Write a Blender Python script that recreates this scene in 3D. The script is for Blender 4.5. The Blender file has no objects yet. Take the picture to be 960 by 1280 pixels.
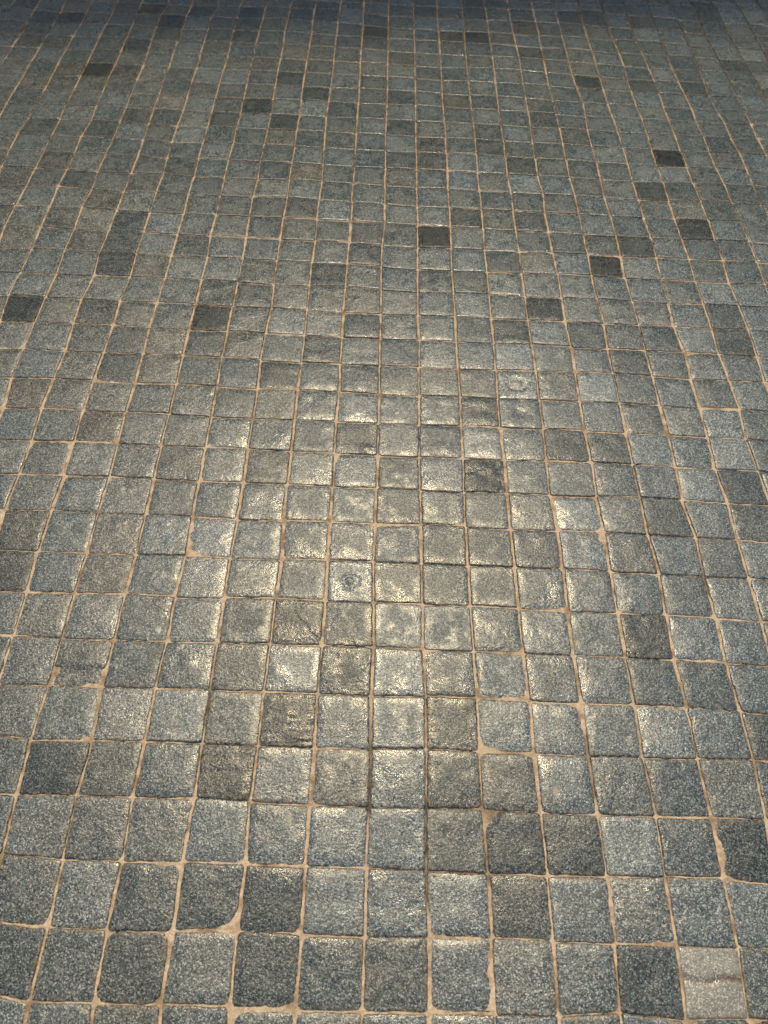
import bpy, math, random
import numpy as np
R = math.radians
sc = bpy.context.scene
COL = sc.collection
random.seed(7)
rng = np.random.default_rng(11)

# ------------------------------------------------------------------ camera
CAM_H, PITCH, FPX = 1.477, 54.6, 1016.0          # height, degrees below the horizon, focal length in px of a 1280 px tall frame
cam = bpy.data.cameras.new('camera')
cam.sensor_fit = 'VERTICAL'; cam.sensor_height = 36.0; cam.sensor_width = 27.0
cam.lens = FPX / 1280 * 36.0
cam.clip_start = 0.02; cam.clip_end = 2000
cam.dof.use_dof = True; cam.dof.focus_distance = 1.72; cam.dof.aperture_fstop = 5.0
co = bpy.data.objects.new('camera', cam); COL.objects.link(co)
co.location = (0, 0, CAM_H); co.rotation_euler = (R(90 - PITCH), 0, 0)
sc.camera = co

# ------------------------------------------------------------------ sky, sun, exposure
SUN_EL, SUN_AZ = 62.5, 0.8                        # elevation; degrees to the right of the view
w = bpy.data.worlds.new('World'); sc.world = w; w.use_nodes = True
nt = w.node_tree; bg = nt.nodes['Background']
sky = nt.nodes.new('ShaderNodeTexSky'); sky.sky_type = 'NISHITA'; sky.sun_disc = False
sky.sun_elevation = R(SUN_EL); sky.sun_rotation = R(SUN_AZ)
sky.air_density = 1.0; sky.dust_density = 7.0; sky.ozone_density = 1.0
nt.links.new(sky.outputs[0], bg.inputs[0]); bg.inputs[1].default_value = 0.122
sl = bpy.data.lights.new('sun', 'SUN'); sl.energy = 1.42; sl.angle = R(6.0); sl.color = (1.0, 0.80, 0.44)
so = bpy.data.objects.new('sun', sl); COL.objects.link(so)
so.rotation_euler = (R(-(90 - SUN_EL)), 0, R(-SUN_AZ))      # shines from ahead towards the viewer
so.location = (0, 3, 6)
sc.view_settings.view_transform = 'Standard'; sc.view_settings.look = 'None'
sc.view_settings.gamma = 1.0; sc.view_settings.use_curve_mapping = False
sc.view_settings.exposure = 0.0

# ------------------------------------------------------------------ helpers
def prop(o, label=None, cat=None, group=None, kind=None):
    for k, v in (('label', label), ('category', cat), ('group', group), ('kind', kind)):
        if v: o[k] = v

TAB = rng.random((256, 256))
def vnoise(x, y, seed=0):
    """smooth value noise in -1..1"""
    x = np.asarray(x, float) + seed * 17.31; y = np.asarray(y, float) + seed * 5.77
    xi = np.floor(x).astype(int); yi = np.floor(y).astype(int)
    fx = x - xi; fy = y - yi
    fx = fx * fx * (3 - 2 * fx); fy = fy * fy * (3 - 2 * fy)
    a = TAB[xi & 255, yi & 255]; b = TAB[(xi + 1) & 255, yi & 255]
    c = TAB[xi & 255, (yi + 1) & 255]; d = TAB[(xi + 1) & 255, (yi + 1) & 255]
    return 2 * ((a * (1 - fx) + b * fx) * (1 - fy) + (c * (1 - fx) + d * fx) * fy) - 1

CP, SP = math.cos(R(PITCH)), math.sin(R(PITCH))
def ground(px, py):
    """point of the ground seen at a photo pixel (960x1280)"""
    a = (px - 480) / FPX; b = -(py - 640) / FPX
    dy = CP + b * SP; dz = -SP + b * CP
    t = CAM_H / -dz
    return np.array([a * t, dy * t])

# ------------------------------------------------------------------ surveyed joints of the paving
LINES = [  # running joints, left to right: (x, y) photo points from which each was surveyed
 [(0,27),(10,12),(16,0)],
 [(0,82),(6,72),(16,56),(27,40),(37,20),(51,0)],
 [(0,142),(9,125),(21,107),(30,92),(40,74),(49,59),(57,45),(66,29),(75,16),(80,0)],
 [(0,212),(11,187),(24,162),(37,145),(45,129),(56,110),(65,92),(74,75),(84,59),(91,45),(101,29),(110,9),(114,0)],
 [(0,297),(6,281),(19,256),(32,232),(45,207),(55,187),(67,162),(75,147),(82,129),(90,115),(100,95),(110,76),(122,49),(132,30),(139,17),(145,0)],
 [(0,395),(11,366),(25,340),(39,311),(51,282),(62,257),(72,232),(84,211),(92,192),(101,170),(114,149),(120,132),(129,112),(137,92),(144,80),(152,60),(165,32),(171,17),(176,0)],
 [(2,507),(15,470),(30,432),(45,397),(56,371),(70,342),(80,312),(92,286),(101,260),(114,237),(121,215),(132,191),(142,170),(150,151),(157,135),(164,115),(172,96),(179,81),(184,66),(191,42),(200,22),(207,0)],
 [(6,637),(24,592),(40,547),(51,510),(66,474),(81,440),(91,405),(102,372),(117,344),(124,315),(136,287),(145,264),(154,239),(164,215),(172,194),(179,174),(185,155),(192,135),(199,117),(205,97),(212,82),(217,64),(226,40),(231,25),(238,0)],
 [(3,833),(17,793),(33,740),(48,687),(64,637),(80,594),(92,552),(104,512),(116,475),(129,440),(141,405),(150,375),(162,345),(170,316),(179,290),(187,264),(195,239),(204,217),(212,185),(220,160),(229,137),(234,120),(240,101),(246,84),(252,60),(259,40),(264,20),(269,0)],
 [(2,1070),(21,993),(29,960),(38,923),(60,857),(77,797),(93,740),(109,690),(123,638),(136,595),(146,556),(157,515),(169,477),(179,440),(187,408),(197,377),(206,347),(214,320),(222,292),(230,265),(235,242),(241,225),(247,200),(254,177),(261,152),(266,132),(272,112),(279,87),(285,67),(290,45),(296,22),(301,0)],
 [(29,1280),(40,1237),(51,1175),(61,1155),(78,1072),(95,993),(104,960),(116,923),(128,857),(143,798),(157,740),(171,690),(183,638),(192,600),(201,557),(211,517),(220,480),(228,445),(235,415),(239,390),(246,375),(252,347),(259,320),(262,295),(270,267),(276,240),(285,200),(292,177),(296,157),(301,140),(306,117),(312,87),(317,70),(321,47),(326,32),(331,12),(333,0)],
 [(114,1280),(117,1253),(127,1193),(135,1157),(153,1073),(165,997),(173,960),(182,923),(194,860),(209,798),(219,745),(233,693),(241,638),(249,600),(256,559),(264,521),(271,482),(277,445),(286,407),(292,377),(297,350),(304,320),(308,295),(312,267),(316,245),(320,237),(325,202),(330,180),(336,155),(339,140),(342,120),(347,87),(351,70),(354,55),(356,35),(361,20),(364,0)],
 [(198,1280),(202,1253),(207,1180),(217,1160),(225,1110),(228,1078),(243,997),(248,960),(252,927),(263,860),(272,803),(280,747),(288,697),(298,640),(304,605),(310,562),(316,522),(322,484),(326,447),(332,415),(334,405),(339,384),(342,355),(346,325),(350,299),(354,272),(359,245),(364,205),(369,180),(371,160),(375,140),(378,112),(381,90),(385,65),(389,45),(391,25),(395,0)],
 [(285,1280),(286,1257),(297,1163),(307,1077),(313,997),(320,960),(323,930),(330,863),(337,807),(345,747),(352,700),(355,640),(359,605),(364,565),(368,525),(372,486),(377,452),(381,418),(384,386),(387,356),(390,327),(394,300),(396,274),(399,249),(402,232),(404,205),(406,175),(407,147),(411,125),(414,105),(417,77),(419,55),(422,30),(426,0)],
 [(368,1280),(370,1260),(377,1163),(382,1080),(388,1003),(393,960),(393,933),(397,867),(402,803),(407,750),(410,700),(414,640),(416,607),(418,565),(420,526),(424,489),(425,455),(427,427),(429,392),(432,357),(434,329),(437,300),(439,275),(440,245),(443,207),(446,155),(448,127),(450,95),(451,65),(454,32),(455,0)],
 [(452,1280),(453,1263),(457,1167),(458,1080),(461,1010),(463,960),(463,933),(464,867),(467,807),(467,753),(467,700),(470,640),(471,610),(472,565),(473,527),(474,490),(474,457),(475,425),(476,392),(477,360),(477,330),(478,305),(481,280),(481,237),(482,210),(482,167),(484,137),(484,100),(485,50),(486,0)],
 [(538,1280),(537,1263),(536,1167),(533,1087),(533,1007),(533,937),(532,870),(528,813),(528,757),(527,707),(526,640),(525,612),(524,572),(524,495),(524,426),(522,395),(522,282),(521,232),(520,170),(519,100),(518,50),(517,0)],
 [(620,1273),(615,1170),(610,1093),(608,1060),(603,1010),(603,960),(599,937),(597,873),(592,813),(588,757),(585,707),(581,640),(580,615),(579,572),(576,532),(575,495),(572,461),(570,427),(569,395),(567,365),(565,337),(564,310),(563,282),(562,260),(560,235),(559,210),(557,172),(554,132),(552,100),(550,62),(547,25),(546,0)],
 [(700,1280),(699,1263),(692,1173),(685,1097),(676,1017),(672,960),(668,943),(662,877),(655,820),(648,760),(643,707),(638,660),(634,615),(630,575),(625,534),(622,496),(620,465),(617,430),(614,400),(611,367),(609,339),(606,312),(604,285),(602,260),(599,237),(597,212),(594,172),(589,135),(585,95),(582,62),(580,32),(577,0)],
 [(778,1270),(775,1220),(768,1173),(758,1087),(748,1018),(741,960),(735,943),(727,877),(717,820),(710,763),(703,710),(697,660),(692,637),(687,617),(683,572),(679,535),(674,500),(670,465),(665,431),(660,400),(656,370),(652,341),(649,314),(645,287),(641,260),(639,241),(634,217),(630,177),(624,140),(620,110),(616,72),(611,42),(609,25),(605,0)],
 [(865,1272),(857,1227),(847,1180),(832,1093),(820,1017),(807,960),(802,940),(793,878),(782,820),(772,765),(763,712),(755,665),(749,637),(745,620),(739,575),(731,539),(725,501),(720,468),(714,430),(707,402),(702,372),(697,342),(691,316),(686,290),(681,265),(679,241),(672,219),(666,180),(661,140),(655,110),(650,77),(645,55),(640,32),(634,0)],
 [(940,1273),(923,1183),(905,1097),(890,1023),(877,960),(872,947),(858,882),(842,822),(833,768),(825,717),(810,668),(806,640),(800,620),(791,579),(782,540),(774,502),(766,465),(759,433),(755,404),(746,372),(739,342),(735,320),(729,294),(721,250),(712,220),(704,180),(700,162),(695,140),(687,110),(680,75),(676,55),(671,32),(664,0)],
 [(980,1100),(958,1027),(947,962),(942,950),(925,887),(907,827),(895,772),(880,720),(870,672),(858,637),(852,624),(845,585),(836,544),(825,506),(816,470),(806,434),(799,405),(790,375),(781,347),(776,320),(771,296),(764,272),(755,243),(746,202),(739,180),(734,160),(729,127),(722,112),(719,102),(712,85),(709,67),(702,42),(697,22),(692,0)],
 [(960,797),(952,775),(935,720),(920,670),(913,638),(909,625),(894,585),(885,547),(875,512),(864,475),(855,438),(842,406),(835,377),(827,349),(821,322),(814,296),(806,275),(799,250),(793,235),(787,210),(780,185),(771,160),(765,142),(759,127),(752,102),(747,87),(741,65),(732,40),(726,17),(721,0)],
 [(957,620),(947,585),(932,547),(925,510),(910,472),(897,438),(889,408),(880,380),(870,352),(861,320),(852,297),(844,275),(836,251),(831,232),(820,203),(814,185),(806,155),(796,132),(786,105),(780,82),(774,65),(765,45),(756,20),(750,0)],
 [(957,480),(945,441),(935,410),(925,384),(912,354),(904,325),(894,300),(886,275),(876,251),(868,232),(857,203),(850,185),(842,162),(830,135),(819,102),(812,87),(805,70),(792,42),(786,22),(779,0)],
 [(957,355),(946,325),(936,301),(926,275),(916,254),(908,234),(895,208),(886,187),(880,170),(871,152),(864,132),(855,115),(840,85),(834,67),(822,37),(815,20),(809,0)],
 [(955,254),(945,238),(931,205),(925,190),(911,167),(905,150),(896,137),(885,115),(875,85),(865,67),(856,45),(845,22),(836,0)],
 [(959,195),(947,172),(937,150),(925,125),(912,102),(905,87),(892,62),(880,40),(871,17),(865,0)],
 [(957,122),(940,92),(925,67),(912,45),(900,20),(893,0)],
 [(960,72),(950,57),(937,32),(926,12),(920,0)],
 [(957,17),(946,0)],
]
ROWS = [  # cross joints of each course, bottom to top
 [58,41,25,10],
 [125,107,91,73,58,43,29,14],
 [187,167,146,130,111,94,76,60,44,29,15],
 [256,232,208,187,167,148,130,112,96,79,62,46,30,15],
 [339,311,282,257,231,210,190,169,148,131,113,94,79,61,45,30,17],
 [432,400,369,341,311,284,259,233,212,191,170,151,132,115,97,81,64,48,32,16],
 [592,550,509,472,437,402,372,343,314,287,260,238,215,192,173,153,136,118,100,82,66,50,35,18],
 [792,739,687,637,593,550,510,473,439,404,374,344,315,288,264,239,216,196,176,156,136,118,100,85,67,51,37,20],
 [995,922,855,795,740,690,638,594,552,514,478,440,407,377,346,318,291,266,241,219,197,178,158,139,121,104,86,68,51,36,21],
 [1252,1159,1073,993,925,858,799,741,692,642,596,555,515,479,443,410,378,348,320,294,267,243,221,198,178,158,140,122,104,87,71,53,38,23,8],
 [1253,1161,1075,995,926,859,800,743,693,643,600,558,519,480,445,413,381,349,321,295,269,246,223,201,180,161,142,123,106,88,72,54,38,22,8],
 [1255,1164,1077,997,927,861,803,748,695,647,602,559,522,485,447,414,384,354,324,297,271,245,224,202,181,162,143,124,107,90,74,56,40,25,10],
 [1256,1163,1078,998,930,863,803,746,699,650,604,562,524,486,452,417,385,356,326,300,272,247,225,204,184,163,145,125,109,91,75,58,43,27,11],
 [1262,1165,1082,1005,933,865,806,749,699,650,606,565,525,488,453,420,389,356,329,301,275,251,228,207,186,166,147,128,110,93,77,60,45,29,11],
 [1264,1170,1084,1007,935,868,807,752,700,653,609,567,528,490,456,422,391,359,330,304,277,253,231,209,188,167,148,130,111,95,78,62,47,33,18,4],
 [1266,1171,1086,1010,935,870,810,753,703,655,610,570,530,494,457,424,393,364,336,309,280,257,234,210,190,170,150,131,113,96,81,65,49,36,21,6],
 [1266,1172,1090,1009,937,870,813,757,705,655,614,572,531,494,460,425,394,365,337,309,282,259,235,212,191,172,152,132,115,100,84,67,51,37,22,8],
 [1270,1174,1093,1014,940,875,815,758,708,661,615,574,532,497,462,428,396,366,339,311,284,260,237,214,191,173,154,136,119,101,85,69,52,39,24,9],
 [1270,1178,1095,1017,944,878,818,763,710,663,617,575,535,499,462,429,399,369,340,314,287,262,239,216,194,175,155,136,119,102,85,70,54,40,25,9],
 [1275,1181,1096,1019,945,880,820,765,712,663,620,576,536,500,464,431,400,371,342,315,289,264,242,218,197,178,158,139,121,104,86,71,56,41,25,10],
 [1275,1184,1096,1022,948,882,823,767,716,666,620,578,540,502,465,435,402,372,342,316,291,266,243,220,199,179,160,140,124,105,89,73,59,44,26,11],
 [1275,1186,1100,1022,948,886,825,770,718,670,622,581,542,504,467,436,405,374,346,319,295,269,245,223,201,181,160,145,127,110,92,75,60,45,28,12],
 [1103,1026,950,892,833,775,722,673,627,585,545,509,472,439,406,378,349,321,296,271,249,226,204,183,164,146,129,110,95,78,61,46,29,13],
 [777,723,675,631,587,547,510,474,440,409,379,350,322,299,272,250,228,206,186,166,148,130,114,98,81,66,50,33,12],
 [589,550,511,476,444,411,380,353,324,299,274,251,228,208,187,167,149,133,116,100,84,67,50,35,19,6],
 [477,447,412,384,354,326,300,275,251,229,209,190,170,151,134,117,101,86,69,51,36,20,4],
 [327,302,276,254,231,210,190,171,153,136,119,103,87,70,54,37,22,6],
 [233,212,192,173,154,137,120,105,89,73,58,42,26,6],
 [194,173,155,136,121,104,90,75,58,45,28,8],
 [121,94,76,61,47,30,13],
 [60,45,28,11],
]
NC = len(ROWS)
def line_x(c, y):
    p = sorted(LINES[c], key=lambda q: q[1])
    return float(np.interp(y, [q[1] for q in p], [q[0] for q in p]))

# number the cross joints: every course is matched with its neighbour
row_of = {}                                       # (course, row) -> image y
ref = 16
for r, y in enumerate(ROWS[ref]): row_of[(ref, r)] = y
for seq in (range(ref + 1, NC), range(ref - 1, -1, -1)):
    for c in seq:
        n = c - 1 if c > ref else c + 1
        nb = {r: y for (cc, r), y in row_of.items() if cc == n}
        best = None
        for off in range(-3, 45):                # joint i of this course is row off+i
            d = [abs(y - nb[off + i]) / max(12, y * .06 + 14) for i, y in enumerate(ROWS[c]) if off + i in nb]
            if len(d) >= min(3, len(ROWS[c])):
                s = sum(d) / len(d)
                if best is None or s < best[0]: best = (s, off)
        for i, y in enumerate(ROWS[c]): row_of[(c, best[1] + i)] = y
RMAX = 36

def slope(c, r):
    y = row_of[(c, r)]; l = row_of.get((c - 1, r)); q = row_of.get((c + 1, r))
    if l is not None and q is not None: return (q - l) / 2
    if q is not None: return q - y
    if l is not None: return y - l
    return 2.0
# fit a smooth lattice for the paving outside the picture
A, BX, BY = [], [], []
def basis(c, r):
    c = (c - 15) / 15; r = (r - 17) / 17
    return [1, c, r, c * r, c * c, r * r]
for (c, r), y in row_of.items():
    xm = (line_x(c, y) + line_x(c + 1, y)) / 2
    g = ground(xm, y); A.append(basis(c + .5, r)); BX.append(g[0]); BY.append(g[1])
KX = np.linalg.lstsq(np.array(A), np.array(BX), rcond=None)[0]
KY = np.linalg.lstsq(np.array(A), np.array(BY), rcond=None)[0]
def lattice(c, r):
    b = np.array(basis(c, r)); return np.array([b @ KX, b @ KY])

def in_line(c, y):
    if not 0 <= c < len(LINES): return False
    ys = [q[1] for q in LINES[c]]; return min(ys) - 1 <= y <= max(ys) + 1
jit = {}
def junction(c, r):
    """crossing of running joint c and cross joint r"""
    if (c, r) in jit: return jit[(c, r)]
    ys = [row_of[k] for k in ((c - 1, r), (c, r)) if k in row_of]
    p = None
    if len(ys) == 2: y = sum(ys) / 2
    elif (c, r) in row_of: y = row_of[(c, r)] - slope(c, r) / 2
    elif (c - 1, r) in row_of: y = row_of[(c - 1, r)] + slope(c - 1, r) / 2
    else: y = None
    if y is not None and in_line(c, y): p = ground(line_x(c, y), y)
    else:
        p = lattice(c, r) + rng.normal(0, .003, 2)
    jit[(c, r)] = p
    return p
def corner(c, r, side):
    """corner of a sett in course c at cross joint r (side 0 left, 1 right)"""
    j = junction(c + side, r)
    if (c, r) in row_of:
        y = row_of[(c, r)] + (side - .5) * slope(c, r)
        if in_line(c + side, y):
            return .35 * j + .65 * ground(line_x(c + side, y), y)
    return j

# ------------------------------------------------------------------ what single setts look like (photo pixel -> darker/paler)
TONES = [(25,382,-.85),(150,460,-.35),(262,400,-.85),(258,425,-.35),(345,468,-.5),(405,428,-.25),(412,340,-.5),(545,293,-.95),(680,382,-.75),
 (640,412,-.5),(590,405,-.25),(600,512,-.55),(605,592,-.7),(445,540,-.35),(705,555,-.5),(760,558,-.35),(757,330,-.9),(795,307,-.55),(868,285,-.8),
 (838,195,-1),(812,235,-.6),(735,100,-.7),(867,107,-.5),(122,87,-1),(320,130,-.7),(352,152,-.6),(98,222,-.5),(222,210,-.4),(133,327,-.6),(160,278,-.4),
 (160,302,-.4),(20,710,-.5),(66,968,-.6),(290,965,-.45),(140,970,-.2),(342,1125,-.5),(362,895,-.45),(432,840,-.55),(380,780,-.35),(430,780,-.35),
 (570,840,-.2),(805,795,-.65),(820,850,-.25),(890,850,-.35),(690,845,-.2),(675,690,-.4),(575,735,-.2),(835,650,-.35),(930,650,-.35),(880,700,-.15),
 (915,610,-.5),(650,1060,-.55),(710,1055,-.45),(920,1060,-.6),(805,1225,-.45),(575,970,-.4),(165,1210,-.4),(20,1200,-.4),(340,1210,-.4),(925,425,-.5),
 (829,425,-.3),(630,325,-.4),(585,270,-.4),(665,275,-.35),(652,207,-.5),(613,185,-.5),(597,47,-.8),(563,45,-.5),(665,65,-.6),(470,40,-.7),(216,26,-.6),
 (170,55,-.5),(187,12,-.5),(85,28,-.5),(40,25,-.3),(222,42,-.3),(260,15,-.4),(300,17,-.5),(128,155,-.4),(45,155,-.4),(65,195,-.4),(170,145,-.4),(205,150,-.3),
 (280,148,-.5),(397,117,-.6),(362,100,-.6),(450,1040,-.1),(105,1045,-.1),(655,1140,-.35),(30,1110,-.1),(240,970,-.1),(300,845,-.3),(230,840,-.2),
 (385,235,.4),(275,312,.3),(275,335,.3),(205,275,.5),(170,245,.4),(395,135,.7),(660,225,.5),(805,335,.4),(690,412,.4),(860,425,.4),(645,480,.6),
 (750,480,.5),(915,565,.6),(890,1220,.75),(790,1045,.4),(830,920,.4),(735,690,.2),(370,840,.35),(500,785,.2),(212,127,.4),(85,245,.3),(225,890,.25),
 (170,605,.2),(160,617,.3),(660,48,.3),(545,75,.2),(940,69,.5),(800,42,.7),(490,320,.1),(500,375,.25),(720,1140,.15),(875,1130,.15),(235,1210,.1),
 (505,545,.0),(270,1040,.2),(425,1050,.15),(505,1045,.1),(480,970,.15),(705,985,.1),(640,640,.15),(610,640,.1)]
# setts one can pick out by eye: pixel, full label, short reference for the labels of their neighbours, feature
MARKS = [
 (440,725,'glinting sett with a round dimple ringed by a dark circle','ring-dimpled sett','ring'),
 (645,480,'pale worn sett with a bright round spot in its middle','pale bright-spotted sett','spot'),
 (652,517,'grey sett with a dark shallow hollow, just below the pale spotted one','hollowed sett','hollow'),
 (605,594,'very dark coarse sett with a glinting lower edge above the bright patch','dark coarse glinting sett','rough'),
 (262,399,'near-black sett standing out in the upper left area','near-black upper-left sett',''),
 (25,382,'black square sett close to the left edge of the picture','black left-edge sett',''),
 (345,468,'dark sett below and right of a spilled wedge of sandy mortar','dark sett by mortar wedge',''),
 (412,342,'dark olive sett with a glinting lower half in the upper middle','dark olive glinting sett',''),
 (545,294,'brownish black sett in the upper middle with sandy blobs at its lower corners','brown-black upper-middle sett',''),
 (680,383,'blue-black sett under a bright mortar line, upper right of the middle','blue-black sett',''),
 (757,331,'blackest sett right of the middle with two grey ones beneath it','blackest right-hand sett',''),
 (868,286,'dark speckled sett high up near the right edge','dark high right sett',''),
 (638,413,'charcoal sett touching the lower left corner of the blue-black one','charcoal sett',''),
 (600,512,'dark sett left of the hollowed one with a deep lower joint','dark deep-jointed sett',''),
 (708,556,'charcoal sett with a sharp dark upper edge right of the hollowed one','sharp-edged charcoal sett',''),
 (445,545,'dark sett with a bright glint at its lower right corner','corner-glint sett','chip'),
 (750,480,'pale bluish sett streaked at its lower edge, right of centre','pale streaked sett',''),
 (915,567,'pale smooth sett near the right edge, framed by darker ones','pale smooth right sett',''),
 (912,608,'charcoal sett under the pale smooth one near the right edge','charcoal right-edge sett',''),
 (925,427,'dark rough sett high at the right edge with a pale one on its left','dark rough right-edge sett',''),
 (148,460,'dark sett in the left part with a thick mortar line beneath it','dark thick-lined sett',''),
 (160,618,'grey sett with a small white fleck near its top, left part','white-flecked sett','fleck'),
 (232,582,'grey sett with a glinting right edge left of the dim middle ones','glint-edged left sett',''),
 (18,712,'dark sett at the left edge beside a paler greenish one','dark left-edge sett',''),
 (185,775,'grey sett with a white pebble-like blotch at its lower right corner','white-blotched sett','blotch'),
 (105,828,'banded sett with a dark worn ledge across its lower half','banded sett','ledge'),
 (368,778,'brown sett scored by a diagonal crack with glinting corner','diagonally cracked sett','crack'),
 (370,838,'pale round-cornered sett under the cracked brown one','pale round-cornered sett',''),
 (432,838,'dark brown sett with a glinting right edge by a mortar pocket','dark glint-edged sett',''),
 (362,897,'dull brown streaked sett left of the bright lower ones','brown streaked sett','streak'),
 (500,728,'bright glinting sett right of the ring-dimpled one','brightest glinting sett',''),
 (565,735,'glinting sett with blue-grey corners and dark right edge','blue-cornered glinting sett',''),
 (567,842,'sett with a dark blue left edge below the brightest ones','blue-edged sett',''),
 (568,895,'sett with a broad bright band along its upper edge','bright-topped sett',''),
 (805,795,'dark sett with a bright upper left corner, right of the bright patch','dark bright-cornered sett',''),
 (676,692,'bluish dark sett among glinting ones right of the bright patch','bluish dark sett',''),
 (835,652,'small dark blue sett with a pale left edge near the right side','small dark blue sett',''),
 (880,707,'sett with a dark brown gap along its lower edge','sett above brown gap',''),
 (830,915,'pale speckled sett with a blue lower edge, lower right','pale blue-edged sett',''),
 (705,985,'pale sett with a small orange chip near its left side','orange-chipped sett','orange'),
 (655,1055,'dark sett whose upper left corner is broken and filled with mortar','broken-cornered sett','broken'),
 (650,1130,'dark sett with a short bright streak along its top edge','bright-streaked sett',''),
 (575,972,'brown-grey speckled sett between dark damp joints, lower middle','speckled damp-jointed sett',''),
 (70,962,'blackish sett in the lower left beside a thick slanting joint','blackish lower-left sett',''),
 (290,965,'brownish dark sett with a torn upper edge, lower left of centre','torn-edged brown sett','streak'),
 (342,1125,'dark sparkling sett in the lower left middle with a wide joint on its right','dark sparkling sett',''),
 (790,1048,'pale blue-grey sett in the lower right beside darker ones','pale blue-grey sett',''),
 (920,1062,'dark blue sett at the lower right edge','dark blue edge sett',''),
 (890,1222,'pale sett crossed by a dark brown crack near the bottom right corner','brown-cracked pale sett','band'),
 (805,1225,'dark blue-grey sett left of the cracked pale one at the bottom','dark bottom sett',''),
 (165,1210,'bluish sett with rounded shoulders near the bottom left','round-shouldered bluish sett','round'),
 (415,1212,'bottom sett with a bright line along its upper edge, left of middle','bright-lined bottom sett',''),
 (270,1042,'smooth sett with a faint left joint, lower left','smooth faint-jointed sett',''),
 (355,1040,'sett with a sandy smear in its upper right corner, lower middle','sand-smeared sett','orange2'),
]
cells = {}
for c in range(-14, NC + 13):
    for r in range(-7, RMAX + 11):
        cells[(c, r)] = None                      # sett of course c between cross joints r and r+1
quads = {k: [corner(k[0], k[1], 0), corner(k[0], k[1], 1), corner(k[0], k[1] + 1, 1), corner(k[0], k[1] + 1, 0)] for k in cells}
def inside(q, p):
    s = 0
    for i in range(4):
        a, b = q[i], q[(i + 1) % 4]
        if (b[0] - a[0]) * (p[1] - a[1]) - (b[1] - a[1]) * (p[0] - a[0]) < 0: return False
    return True
def cell_at(px, py):
    p = ground(px, py)
    for k, q in quads.items():
        if inside(q, p): return k
    d = {k: np.hypot(*(sum(q) / 4 - p)) for k, q in quads.items()}
    return min(d, key=d.get)
tone = {k: float(rng.normal(0, .19)) for k in sorted(cells)}
for px, py, t in TONES: tone[cell_at(px, py)] = t
mark = {}
for px, py, lab, refn, feat in MARKS:
    k = cell_at(px, py)
    if k not in mark: mark[k] = (lab, refn, feat)
    else: print('mark clash', lab, '/', mark[k][0])

def project(p, z=0.0):
    X, Y, Z = p[0], p[1], z - CAM_H
    d = Y * CP - Z * SP; u = Y * SP + Z * CP
    return (480 + FPX * X / d, 640 - FPX * u / d, d) if d > .05 else None
def pix_area(q):
    pr = [project(p) for p in q]
    if any(p is None for p in pr): return 0
    # clip share by sampling
    n = 0
    P = np.array(q)
    for i in range(6):
        for j in range(6):
            u, v = (i + .5) / 6, (j + .5) / 6
            p = (P[0] * (1 - u) + P[1] * u) * (1 - v) + (P[3] * (1 - u) + P[2] * u) * v
            s = project(p)
            if s and 0 <= s[0] < 960 and 0 <= s[1] < 1280: n += 1
    a = 0
    for i in range(4):
        x0, y0, _ = pr[i]; x1, y1, _ = pr[(i + 1) % 4]; a += x0 * y1 - x1 * y0
    return abs(a) / 2 * n / 36
area = {k: pix_area(q) for k, q in quads.items()}
SINGLE = set(sorted((k for k in cells if area[k] > 0), key=lambda k: -area[k])[:300])

# ------------------------------------------------------------------ materials
def mat(name):
    m = bpy.data.materials.new(name); m.use_nodes = True
    t = m.node_tree; return m, t, t.nodes['Principled BSDF']
def node(t, typ, **kw):
    n = t.nodes.new(typ)
    for k, v in kw.items():
        if k.startswith('i_'): n.inputs[k[2:].replace('_', ' ')].default_value = v
        else: setattr(n, k, v)
    return n
def mixc(t, fac, a, b, mode='MIX'):
    n = t.nodes.new('ShaderNodeMix'); n.data_type = 'RGBA'; n.blend_type = mode
    for sock, v in ((n.inputs['Factor'], fac), (n.inputs['A'], a), (n.inputs['B'], b)):
        pass
    def put(s, v):
        if hasattr(v, 'links'): t.links.new(v, s)
        else: s.default_value = v
    put(n.inputs[0], fac); put(n.inputs[6], a); put(n.inputs[7], b)
    return n.outputs[2]
def math_(t, op, a, b=None, clamp=False):
    n = t.nodes.new('ShaderNodeMath'); n.operation = op; n.use_clamp = clamp
    for s, v in ((n.inputs[0], a), (n.inputs[1], b)):
        if v is None: continue
        if hasattr(v, 'links'): t.links.new(v, s)
        else: s.default_value = v
    return n.outputs[0]
def ramp(t, v, lo, hi):
    n = t.nodes.new('ShaderNodeMapRange'); n.inputs[1].default_value = lo; n.inputs[2].default_value = hi
    t.links.new(v, n.inputs[0]); return n.outputs[0]
def noise(t, vec, scale, detail=2, rough=.5):
    n = node(t, 'ShaderNodeTexNoise'); n.inputs['Scale'].default_value = scale
    n.inputs['Detail'].default_value = detail; n.inputs['Roughness'].default_value = rough
    t.links.new(vec, n.inputs['Vector']); return n.outputs['Fac']

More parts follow.
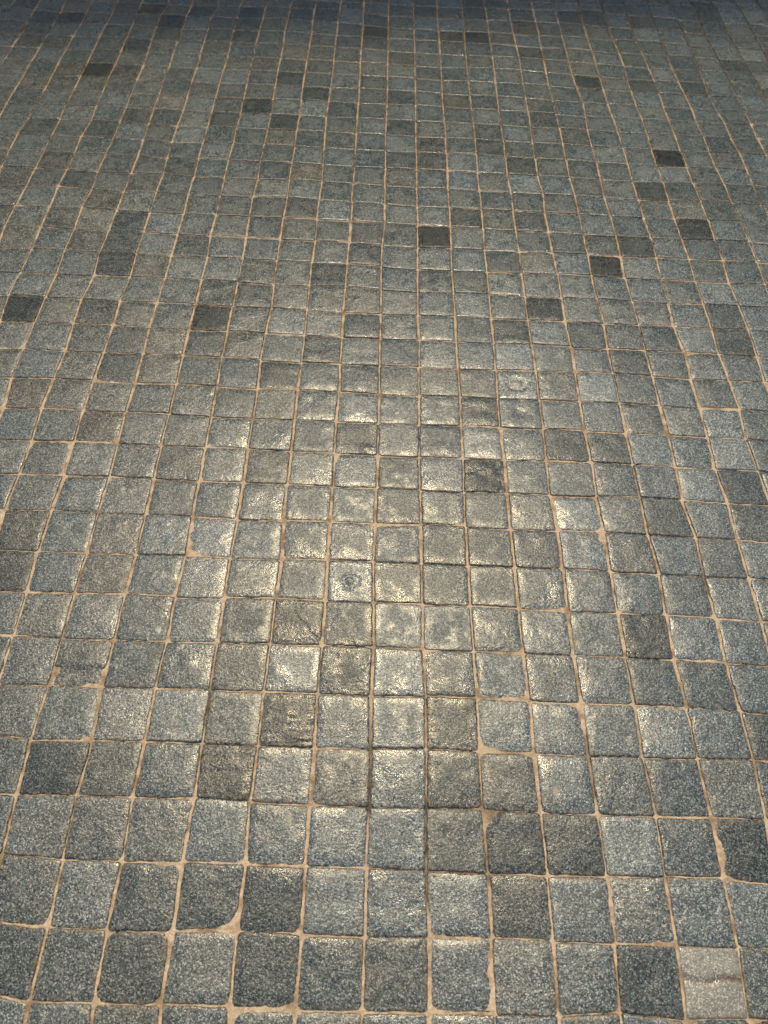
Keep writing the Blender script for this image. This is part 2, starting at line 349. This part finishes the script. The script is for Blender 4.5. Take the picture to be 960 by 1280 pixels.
def granite():
    m, t, b = mat('granite'); L = t.links.new
    at = node(t, 'ShaderNodeAttribute', attribute_name='sett'); sep = node(t, 'ShaderNodeSeparateXYZ'); L(at.outputs['Vector'], sep.inputs[0])
    at2 = node(t, 'ShaderNodeAttribute', attribute_name='wear'); sep2 = node(t, 'ShaderNodeSeparateXYZ'); L(at2.outputs['Vector'], sep2.inputs[0])
    tone_, hue, seed = sep.outputs;  rim, dirt, pale = sep2.outputs
    shoulder = node(t, 'ShaderNodeAttribute', attribute_name='shoulder').outputs['Fac']
    tc = node(t, 'ShaderNodeTexCoord')
    cmb = node(t, 'ShaderNodeCombineXYZ'); L(seed, cmb.inputs[0]); L(seed, cmb.inputs[1]); L(hue, cmb.inputs[2])
    add = node(t, 'ShaderNodeVectorMath', operation='ADD'); L(tc.outputs['Object'], add.inputs[0]); L(cmb.outputs[0], add.inputs[1])
    v = add.outputs[0]
    grain = noise(t, v, 440, 2, .6); mott = noise(t, v, 38, 3, .55); big = noise(t, v, 14, 2, .5); mid = noise(t, v, 200, 2, .6)
    vor = node(t, 'ShaderNodeTexVoronoi'); vor.inputs['Scale'].default_value = 560; L(v, vor.inputs['Vector'])
    sv = node(t, 'ShaderNodeSeparateColor'); L(vor.outputs['Color'], sv.inputs[0])
    g = math_(t, 'ADD', math_(t, 'MULTIPLY', grain, .62), math_(t, 'MULTIPLY', mid, .38))
    f = ramp(t, g, .41, .60)
    c = mixc(t, f, (.016, .027, .027, 1), (.205, .250, .244, 1))
    c = mixc(t, math_(t, 'MULTIPLY', ramp(t, sv.outputs[0], .80, .86), .75), c, (.60, .61, .57, 1))      # quartz grains
    c = mixc(t, math_(t, 'MULTIPLY', ramp(t, sv.outputs[1], .76, .86), .75), c, (.012, .014, .014, 1))     # mica grains
    hc = mixc(t, hue, (.95, 1.0, 1.02, 1), (.86, 1.0, 1.12, 1)); hc2 = mixc(t, ramp(t, hue, 0, -1), hc, (1.10, 1.0, .90, 1))
    c = mixc(t, 1.0, c, hc2, 'MULTIPLY')
    k = math_(t, 'ADD', 1.0, math_(t, 'MULTIPLY', tone_, .64))
    k = math_(t, 'MULTIPLY', k, ramp(t, mott, -1.2, 1.3)); k = math_(t, 'MULTIPLY', k, math_(t, 'ADD', .92, math_(t, 'MULTIPLY', big, .35)))
    k = math_(t, 'MULTIPLY', k, 1.0)
    kc = node(t, 'ShaderNodeCombineColor'); [L(k, s) for s in kc.inputs]
    c = mixc(t, 1.0, c, kc.outputs[0], 'MULTIPLY')
    c = mixc(t, math_(t, 'MULTIPLY', pale, .8), c, (.42, .40, .33, 1))
    dn = noise(t, v, 120, 3, .6)
    rf = math_(t, 'MULTIPLY', rim, ramp(t, dn, .46, .62), True)
    c = mixc(t, math_(t, 'MULTIPLY', rf, .7), c, (.26, .19, .115, 1))                                       # sand caught on the rim
    c = mixc(t, math_(t, 'MULTIPLY', dirt, ramp(t, dn, .25, .5), True), c, (.10, .062, .030, 1))
    L(c, b.inputs['Base Color'])
    # feet have polished some patches and the shoulders of each sett; the rest stays coarse
    pn = noise(t, v, 21, 3, .6)
    worn = math_(t, 'MAXIMUM', ramp(t, pn, .50, .62), math_(t, 'MULTIPLY', shoulder, ramp(t, pn, .34, .50)))
    own = math_(t, 'FRACT', math_(t, 'MULTIPLY', seed, .618))                        # some setts are worn smoother than others
    ro = math_(t, 'ADD', .025, math_(t, 'ADD', math_(t, 'MULTIPLY', math_(t, 'SUBTRACT', 1.0, worn), .22), math_(t, 'MULTIPLY', sv.outputs[2], .09)))
    ro = math_(t, 'ADD', ro, math_(t, 'MULTIPLY', math_(t, 'MULTIPLY', own, own), .16)); ro = math_(t, 'ADD', ro, math_(t, 'MULTIPLY', rf, .3))
    L(ro, b.inputs['Roughness']); L(math_(t, 'ADD', .47, math_(t, 'MULTIPLY', tone_, .30)), b.inputs['Specular IOR Level'])
    h = math_(t, 'ADD', math_(t, 'MULTIPLY', grain, .55), math_(t, 'MULTIPLY', mid, 1.0))
    bp = node(t, 'ShaderNodeBump'); bp.inputs['Distance'].default_value = .0012; L(math_(t, 'SUBTRACT', .78, math_(t, 'MULTIPLY', worn, .34)), bp.inputs['Strength'])
    L(h, bp.inputs['Height']); L(bp.outputs[0], b.inputs['Normal'])
    return m
def mortar():
    m, t, b = mat('sandy_mortar'); L = t.links.new
    tc = node(t, 'ShaderNodeTexCoord'); v = tc.outputs['Object']
    at = node(t, 'ShaderNodeAttribute', attribute_name='damp')
    n1 = noise(t, v, 260, 3, .6); n2 = noise(t, v, 30, 3, .6); n3 = noise(t, v, 7, 2, .5)
    c = mixc(t, ramp(t, n1, .3, .7), (.42, .315, .205, 1), (.70, .565, .40, 1))
    c = mixc(t, math_(t, 'MULTIPLY', ramp(t, n2, .46, .66), .75), c, (.17, .105, .052, 1))
    c = mixc(t, math_(t, 'MULTIPLY', ramp(t, n3, .55, .70), .35), c, (.50, .42, .31, 1))
    c = mixc(t, math_(t, 'MULTIPLY', at.outputs['Fac'], .88), c, (.055, .036, .020, 1))
    L(c, b.inputs['Base Color']); b.inputs['Roughness'].default_value = .9; b.inputs['Specular IOR Level'].default_value = .25
    bp = node(t, 'ShaderNodeBump'); bp.inputs['Strength'].default_value = .6; bp.inputs['Distance'].default_value = .002
    L(n1, bp.inputs['Height']); L(bp.outputs[0], b.inputs['Normal'])
    return m
def dusty():
    m, t, b = mat('packed_earth'); tc = node(t, 'ShaderNodeTexCoord')
    c = mixc(t, noise(t, tc.outputs['Object'], 3, 6, .6), (.07, .065, .055, 1), (.16, .14, .11, 1)); t.links.new(c, b.inputs['Base Color']); b.inputs['Roughness'].default_value = .95
    return m
GRANITE, MORTAR, EARTH = granite(), mortar(), dusty()

# ------------------------------------------------------------------ mesh of one sett
def sett_mesh(k, q, n, centre):
    """vertices (relative to centre), faces and attributes of one sett"""
    c, r = k
    P = np.array(q)
    feat = mark[k][2] if k in mark else ''
    sd = (c * 131 + r * 71) % 997 + .37
    t = np.linspace(-1, 1, n + 1); t = .62 * t + .38 * np.sin(t * math.pi / 2)
    U, V = np.meshgrid(t, t, indexing='xy')
    nn = 9 if feat == 'round' else rs.uniform(22, 60)
    m = np.maximum(np.abs(U), np.abs(V)); mm = np.where(m < 1e-6, 1, m)
    s = mm / ((np.abs(U) ** nn + np.abs(V) ** nn) ** (1 / nn) + 1e-9); s = np.where(m < 1e-6, 1, s)
    s = 1 + (s - 1) * m
    # half joint widths: left, right, near, far
    gl, gr = rs.uniform(.0006, .0028, 2); gn, gf = rs.uniform(-.0004, .0013, 2)
    wx = np.hypot(*(P[1] - P[0])); wy = np.hypot(*(P[3] - P[0]))
    a = (U * s + 1) / 2; b_ = (V * s + 1) / 2
    a = gl / wx + a * (1 - (gl + gr) / wx); b_ = gn / wy + b_ * (1 - (gn + gf) / wy)
    X = (P[0, 0] * (1 - a) + P[1, 0] * a) * (1 - b_) + (P[3, 0] * (1 - a) + P[2, 0] * a) * b_
    Y = (P[0, 1] * (1 - a) + P[1, 1] * a) * (1 - b_) + (P[3, 1] * (1 - a) + P[2, 1] * a) * b_
    x0, y0 = X - centre[0], Y - centre[1]
    ew = m ** 3
    X = X + ew * (.0011 * vnoise(X * 55, Y * 55, sd) + .0006 * vnoise(X * 190, Y * 190, sd + 3))
    Y = Y + ew * (.0011 * vnoise(X * 55, Y * 55, sd + 9) + .0006 * vnoise(X * 190, Y * 190, sd + 5))
    flat = 1 - .55 * min(1, max(0, (centre[1] - 1.45) / .9))          # the far courses are worn flatter
    dome = rs.uniform(.0008, .0025) * flat
    tx, ty = rs.normal(0, .009, 2) * flat; z0 = rs.normal(0, .0003)
    rough = 1.9 if feat == 'rough' else rs.uniform(.7, 1.3)
    Z = z0 + tx * x0 + ty * y0 - dome * np.sqrt(np.abs(U) ** (2 * rs.uniform(2.6, 6)) + np.abs(V) ** (2 * rs.uniform(2.6, 6)))
    rimw = rs.uniform(.028, .06)
    e = np.clip((m * (2 - s) - (1 - rimw)) / rimw, 0, 1.3); Z = Z - .0015 * e ** 2.2
    Z = Z + rough * (.00080 * flat * (1 - .75 * m ** 4) * vnoise(X * 34, Y * 34, sd) + .00020 * vnoise(X * 110, Y * 110, sd + 1) + .00018 * vnoise(X * 260, Y * 260, sd + 2))
    dirt = np.zeros_like(X); pale = np.zeros_like(X)
    rr = np.hypot(x0, y0)
    if feat == 'ring':
        rr = rr * (1 + .18 * vnoise(X * 70, Y * 70, 2)); Z = Z - .0021 * np.exp(-((rr - .014) / .0055) ** 2) + .0008 * np.exp(-(rr / .006) ** 2)
    if feat == 'spot':
        Z = Z - .0016 * np.exp(-((rr - .018) / .008) ** 2); pale = .5 * np.exp(-(rr / .010) ** 2)
    if feat == 'hollow': Z = .0006 + Z - .0022 * np.exp(-(np.hypot(x0, y0 * .9) / .016) ** 2)
    if feat == 'crack': Z = Z - .0016 * np.exp(-((x0 + y0 * .8 - .008 + .0035 * vnoise(X * 90, Y * 90, 3)) / .0020) ** 2) * np.clip((x0 + .014) / .01, 0, 1)
    if feat == 'band':
        g = np.exp(-((y0 - .002 + .004 * vnoise(X * 60, Y * 0, 4)) / .0045) ** 2); Z = Z - .0014 * g; dirt = g * (.5 + .5 * (x0 > .01)); pale = .38 * (1 - g)
    if feat == 'ledge':
        Z = Z - .0028 / (1 + np.exp((y0 + .010 + .003 * vnoise(X * 50, Y * 0, 8)) / .002)); 
    if feat == 'streak': Z = Z + .0004 * vnoise(X * 25 + 2 * vnoise(X * 40, Y * 40, 3), Y * 230, 6)
    if feat == 'chip': Z = Z + .0022 * np.exp(-(np.hypot(x0 - .022, y0 + .032) / .012) ** 2)
    if feat == 'broken': Z = Z - .006 * np.clip(1 - np.hypot(x0 + .05, y0 - .05) / .030, 0, 1) ** .5
    if feat in ('fleck', 'blotch'):
        ox, oy = (-.012, .018) if feat == 'fleck' else (.030, -.028)
        g = np.exp(-(np.hypot(x0 - ox, (y0 - oy) * .8) / .0055) ** 4); pale = g; Z = Z + .0006 * g
    if feat in ('orange', 'orange2'):
        ox, oy = (-.020, -.012) if feat == 'orange' else (.018, .030)
        g = np.exp(-(np.hypot(x0 - ox, (y0 - oy) * .6) / .007) ** 4); Z = Z - .0012 * g; pale = .7 * g; dirt = .25 * g
    N = n + 1
    verts = np.stack([X - centre[0], Y - centre[1], Z], -1).reshape(-1, 3)
    idx = np.arange(N * N).reshape(N, N)
    faces = np.stack([idx[:-1, :-1], idx[:-1, 1:], idx[1:, 1:], idx[1:, :-1]], -1).reshape(-1, 4)
    ring = np.concatenate([idx[0, :-1], idx[:-1, -1], idx[-1, :0:-1], idx[:0:-1, 0]])
    low = verts[ring].copy(); low[:, 2] = -.075; low[:, :2] *= .97
    nb = len(verts); M = len(ring); li = np.arange(nb, nb + M)
    side = np.stack([ring, li, np.roll(li, -1), np.roll(ring, -1)], -1)
    verts = np.concatenate([verts, low]); faces = np.concatenate([faces, side])
    px, py, _ = project(sum(q) / 4) if project(sum(q) / 4) else (480, 640, 1)
    hue = -.7 if feat in ('band', 'streak', 'crack', 'ledge') else float(np.clip(rs.normal(.2 + (px - 480) / 1200, .36), -1, 1))
    if tone[k] < -.5: hue = .35
    sv_ = sd % 31 + .13
    if k in mark and any(w in mark[k][0] for w in ('glint', 'bright', 'sparkl', 'dimple', 'spot', 'hollow', 'crack')): sv_ = 21.05 + 34 * ((c + r) % 3)
    sett = np.tile([tone[k], hue, sv_], (len(verts), 1))
    rim = np.clip((m - .80) / .2, 0, 1).reshape(-1)
    wear = np.zeros((len(verts), 3)); wear[:nb, 0] = rim; wear[:nb, 1] = dirt.reshape(-1); wear[:nb, 2] = pale.reshape(-1); wear[nb:, 0] = 1
    sh = np.zeros(len(verts)); sh[:nb] = (np.clip((m - .55) / .25, 0, 1)).reshape(-1)
    return verts, faces, sett, wear, sh
def make(name, verts, faces, attrs, m, loc=(0, 0, 0)):
    me = bpy.data.meshes.new(name)
    nv, nf = len(verts), len(faces)
    me.vertices.add(nv); me.vertices.foreach_set('co', np.asarray(verts, np.float32).ravel())
    me.loops.add(nf * 4); me.loops.foreach_set('vertex_index', np.asarray(faces, np.int32).ravel())
    me.polygons.add(nf); me.polygons.foreach_set('loop_start', np.arange(0, nf * 4, 4, dtype=np.int32))
    me.polygons.foreach_set('use_smooth', np.ones(nf, bool))
    me.update(calc_edges=True); me.validate()
    for an, av in attrs.items():
        if av.ndim == 2:
            a = me.attributes.new(an, 'FLOAT_VECTOR', 'POINT'); a.data.foreach_set('vector', np.asarray(av, np.float32).ravel())
        else:
            a = me.attributes.new(an, 'FLOAT', 'POINT'); a.data.foreach_set('value', np.asarray(av, np.float32))
    me.materials.append(m)
    o = bpy.data.objects.new(name, me); o.location = loc; COL.objects.link(o)
    return o

# ------------------------------------------------------------------ ground sheet and mortar bed
o = make('ground', np.array([(-400, -400, -.05), (400, -400, -.05), (400, 400, -.05), (-400, 400, -.05)]), np.array([(0, 1, 2, 3)]), {}, EARTH)
prop(o, 'packed earth around and under the stone paving', kind='structure')
DAMP = [(463,990,18,1),(462,1008,16,1),(500,1008,22,.8),(533,1010,16,1),(533,1060,16,1),(575,1008,24,.7),(420,1004,24,.7),(535,1120,14,.8),(350,934,24,.6),(620,1015,22,.6),(500,1086,26,.8),(575,1091,26,.7),(260,870,14,1),(262,900,12,.9),(640,943,20,.5),(740,945,24,.6),(800,960,14,.5),(463,965,26,.9),(462,935,14,.9),(533,1040,30,.8),(533,1090,18,.8),(610,1080,30,.6),(500,1085,20,.6),(570,1010,40,.5),(260,885,14,.9),(290,930,22,.5),
        (885,722,18,.8),(825,745,10,.6),(740,990,12,.5),(610,1170,8,.3),(690,340,10,.2),(625,150,16,.5),(666,165,10,.6),(800,1180,16,.4),(535,880,20,.4),(464,900,16,.4),
        (665,960,10,.5),(760,920,14,.3),(700,1245,14,.3),(805,945,14,.3)]
def bed(x, y):
    z = -.0029 - .0003 * np.clip((y - 1.5) / 1.5, 0, 1) + .0006 * vnoise(x * 15, y * 15, 6) + .0006 * vnoise(x * 7, y * 7, 1) + .0007 * vnoise(x * 38, y * 38, 2) + .0006 * vnoise(x * 95, y * 95, 3)
    z = np.minimum(z, -.0023 + .0003 * vnoise(x * 60, y * 60, 8)); d = np.zeros_like(x)
    for px, py, rad, s in DAMP:
        g = ground(px, py); g2 = ground(px + rad, py); rr = max(.012, g2[0] - g[0])
        d = np.maximum(d, s * np.exp(-(((x - g[0]) ** 2 + (y - g[1]) ** 2) / rr ** 2)))
    # the sand is washed out of the joints at the far right
    a, b = ground(700, 0), ground(930, 118)
    q = (x - (a[0] + (b[0] - a[0]) * (y - a[1]) / (b[1] - a[1])))
    d = np.maximum(d, .85 * np.clip((q + .15) / .25, 0, 1) * np.clip((y - 2.45) / .3, 0, 1))
    return z - .0022 * d, d
def sheet(x0, x1, y0, y1, st):
    xs = np.arange(x0, x1 + st / 2, st); ys = np.arange(y0, y1 + st / 2, st)
    X, Y = np.meshgrid(xs, ys, indexing='xy'); Z, D = bed(X, Y)
    idx = np.arange(X.size).reshape(X.shape)
    F = np.stack([idx[:-1, :-1], idx[:-1, 1:], idx[1:, 1:], idx[1:, :-1]], -1).reshape(-1, 4)
    return np.stack([X, Y, Z], -1).reshape(-1, 3), F, D.reshape(-1)
VS, FS, DS = [], [], []; nv = 0
X0, X1, Y0, Y1 = -3.0, 3.1, -.35, 4.75
for (a, b, c_, d_, st) in ((X0, -2.0, Y0, Y1, .05), (2.0, X1, Y0, Y1, .05), (-2.0, 2.0, Y0, .1, .05), (-2.0, 2.0, 3.75, Y1, .05),
                           (-1.1, 1.1, .1, 1.75, .0055), (-2.0, -1.1, .1, 1.75, .03), (1.1, 2.0, .1, 1.75, .03), (-2.0, 2.0, 1.75, 3.75, .0100)):
    v, f, d = sheet(a, b, c_, d_, st); VS.append(v); FS.append(f + nv); DS.append(d); nv += len(v)
o = make('mortar_bed', np.concatenate(VS), np.concatenate(FS), {'damp': np.concatenate(DS)}, MORTAR)
prop(o, 'sandy ochre mortar filling the joints between the setts', kind='structure')

# ------------------------------------------------------------------ unseen wall added past the far end to shade the last courses
def shade_wall():
    import bmesh
    bm = bmesh.new()
    def box(x0, x1, y0, y1, z0, z1):
        v = [bm.verts.new(p) for p in ((x0,y0,z0),(x1,y0,z0),(x1,y1,z0),(x0,y1,z0),(x0,y0,z1),(x1,y0,z1),(x1,y1,z1),(x0,y1,z1))]
        for f in ((0,3,2,1),(4,5,6,7),(0,1,5,4),(1,2,6,5),(2,3,7,6),(3,0,4,7)): bm.faces.new([v[i] for i in f])
    box(-9, 9, 4.86, 5.16, -.06, SHADE_WALL_H - .08)
    box(-9.03, 9.03, 4.82, 5.20, SHADE_WALL_H - .078, SHADE_WALL_H)
    bmesh.ops.bevel(bm, geom=bm.edges[:], offset=.008, segments=2, affect='EDGES')
    me = bpy.data.meshes.new('shade_wall'); bm.to_mesh(me); bm.free(); me.materials.append(plaster())
    o = bpy.data.objects.new('shade_wall', me); COL.objects.link(o)
    o.rotation_euler = (0, 0, R(3.5))
    prop(o, 'plain grey shade blocker added out of view past the paving', kind='structure')
def plaster():
    m, t, b = mat('grey_render'); tc = node(t, 'ShaderNodeTexCoord')
    c = mixc(t, noise(t, tc.outputs['Object'], 4, 6, .6), (.35, .35, .34, 1), (.5, .49, .47, 1)); t.links.new(c, b.inputs['Base Color']); b.inputs['Roughness'].default_value = .9
    return m
SHADE_WALL_H = 2.95
shade_wall()

# ------------------------------------------------------------------ labels that single out one sett
NUM = ['', 'one', 'two', 'three', 'four', 'five', 'six']
def shade(t):
    return 'dark' if t < -.3 else 'pale' if t > .25 else 'dim' if t < -.12 else 'lighter' if t > .1 else 'grey'
def label_for(k):
    if k in mark: return mark[k][0]
    best = None
    for q, (lab, refn, feat) in mark.items():
        if q not in SINGLE: continue
        dc, dr = k[0] - q[0], k[1] - q[1]
        s = abs(dc) + abs(dr) + .2 * (dc != 0 and dr != 0)
        if best is None or s < best[0]: best = (s, dc, dr, refn)
    _, dc, dr, refn = best
    h = '' if not dc else (('left' if dc < 0 else 'right') if abs(dc) == 1 else NUM[abs(dc)] + (' left' if dc < 0 else ' right'))
    v = '' if not dr else (('above' if dr > 0 else 'below') if abs(dr) == 1 else NUM[abs(dr)] + (' above' if dr > 0 else ' below'))
    sh = shade(tone[k]) + ' granite sett '
    if not dc: s = ('directly ' if abs(dr) == 1 else '') + v + ' the ' + refn
    elif not dr: s = ('next on the ' + h if abs(dc) == 1 else h) + ' of the ' + refn
    elif abs(dc) == 1 and abs(dr) == 1: s = 'diagonally ' + v + ' and ' + h + ' of the ' + refn
    else: s = v + ' and ' + h + ' of the ' + refn
    return sh + s

# ------------------------------------------------------------------ the setts
rest_v, rest_f, rest_s, rest_w, rest_h, base = [], [], [], [], [], 0
used = {}
for k in sorted(cells, key=lambda k: (k[1], k[0])):
    q = quads[k]; ctr = sum(q) / 4
    rs = np.random.default_rng(abs(k[0] * 7919 + k[1] * 104729) + 5)
    if not (X0 + .1 < ctr[0] < X1 - .1 and Y0 + .1 < ctr[1] < Y1 - .1): continue
    a = area[k]
    n = 40 if a > 3000 else 32 if a > 1200 else 24 if a > 500 else 16 if a > 0 else 8
    v, f, s, w_, h_ = sett_mesh(k, q, n, ctr)
    if k in SINGLE:
        o = make('granite_sett', v, f, {'sett': s, 'wear': w_, 'shoulder': h_}, GRANITE, (ctr[0], ctr[1], 0))
        lab = label_for(k)
        prop(o, lab, 'paving stone', 'square granite setts of the pavement')
        if lab in used: print('same label', lab)
        used[lab] = k
    else:
        v = v + np.array([ctr[0], ctr[1], 0]); rest_v.append(v); rest_f.append(f + base); rest_s.append(s); rest_w.append(w_); rest_h.append(h_); base += len(v)
o = make('granite_setts', np.concatenate(rest_v), np.concatenate(rest_f), {'sett': np.concatenate(rest_s), 'wear': np.concatenate(rest_w), 'shoulder': np.concatenate(rest_h)}, GRANITE)
prop(o, 'far and outer part of the granite sett paving', kind='stuff')
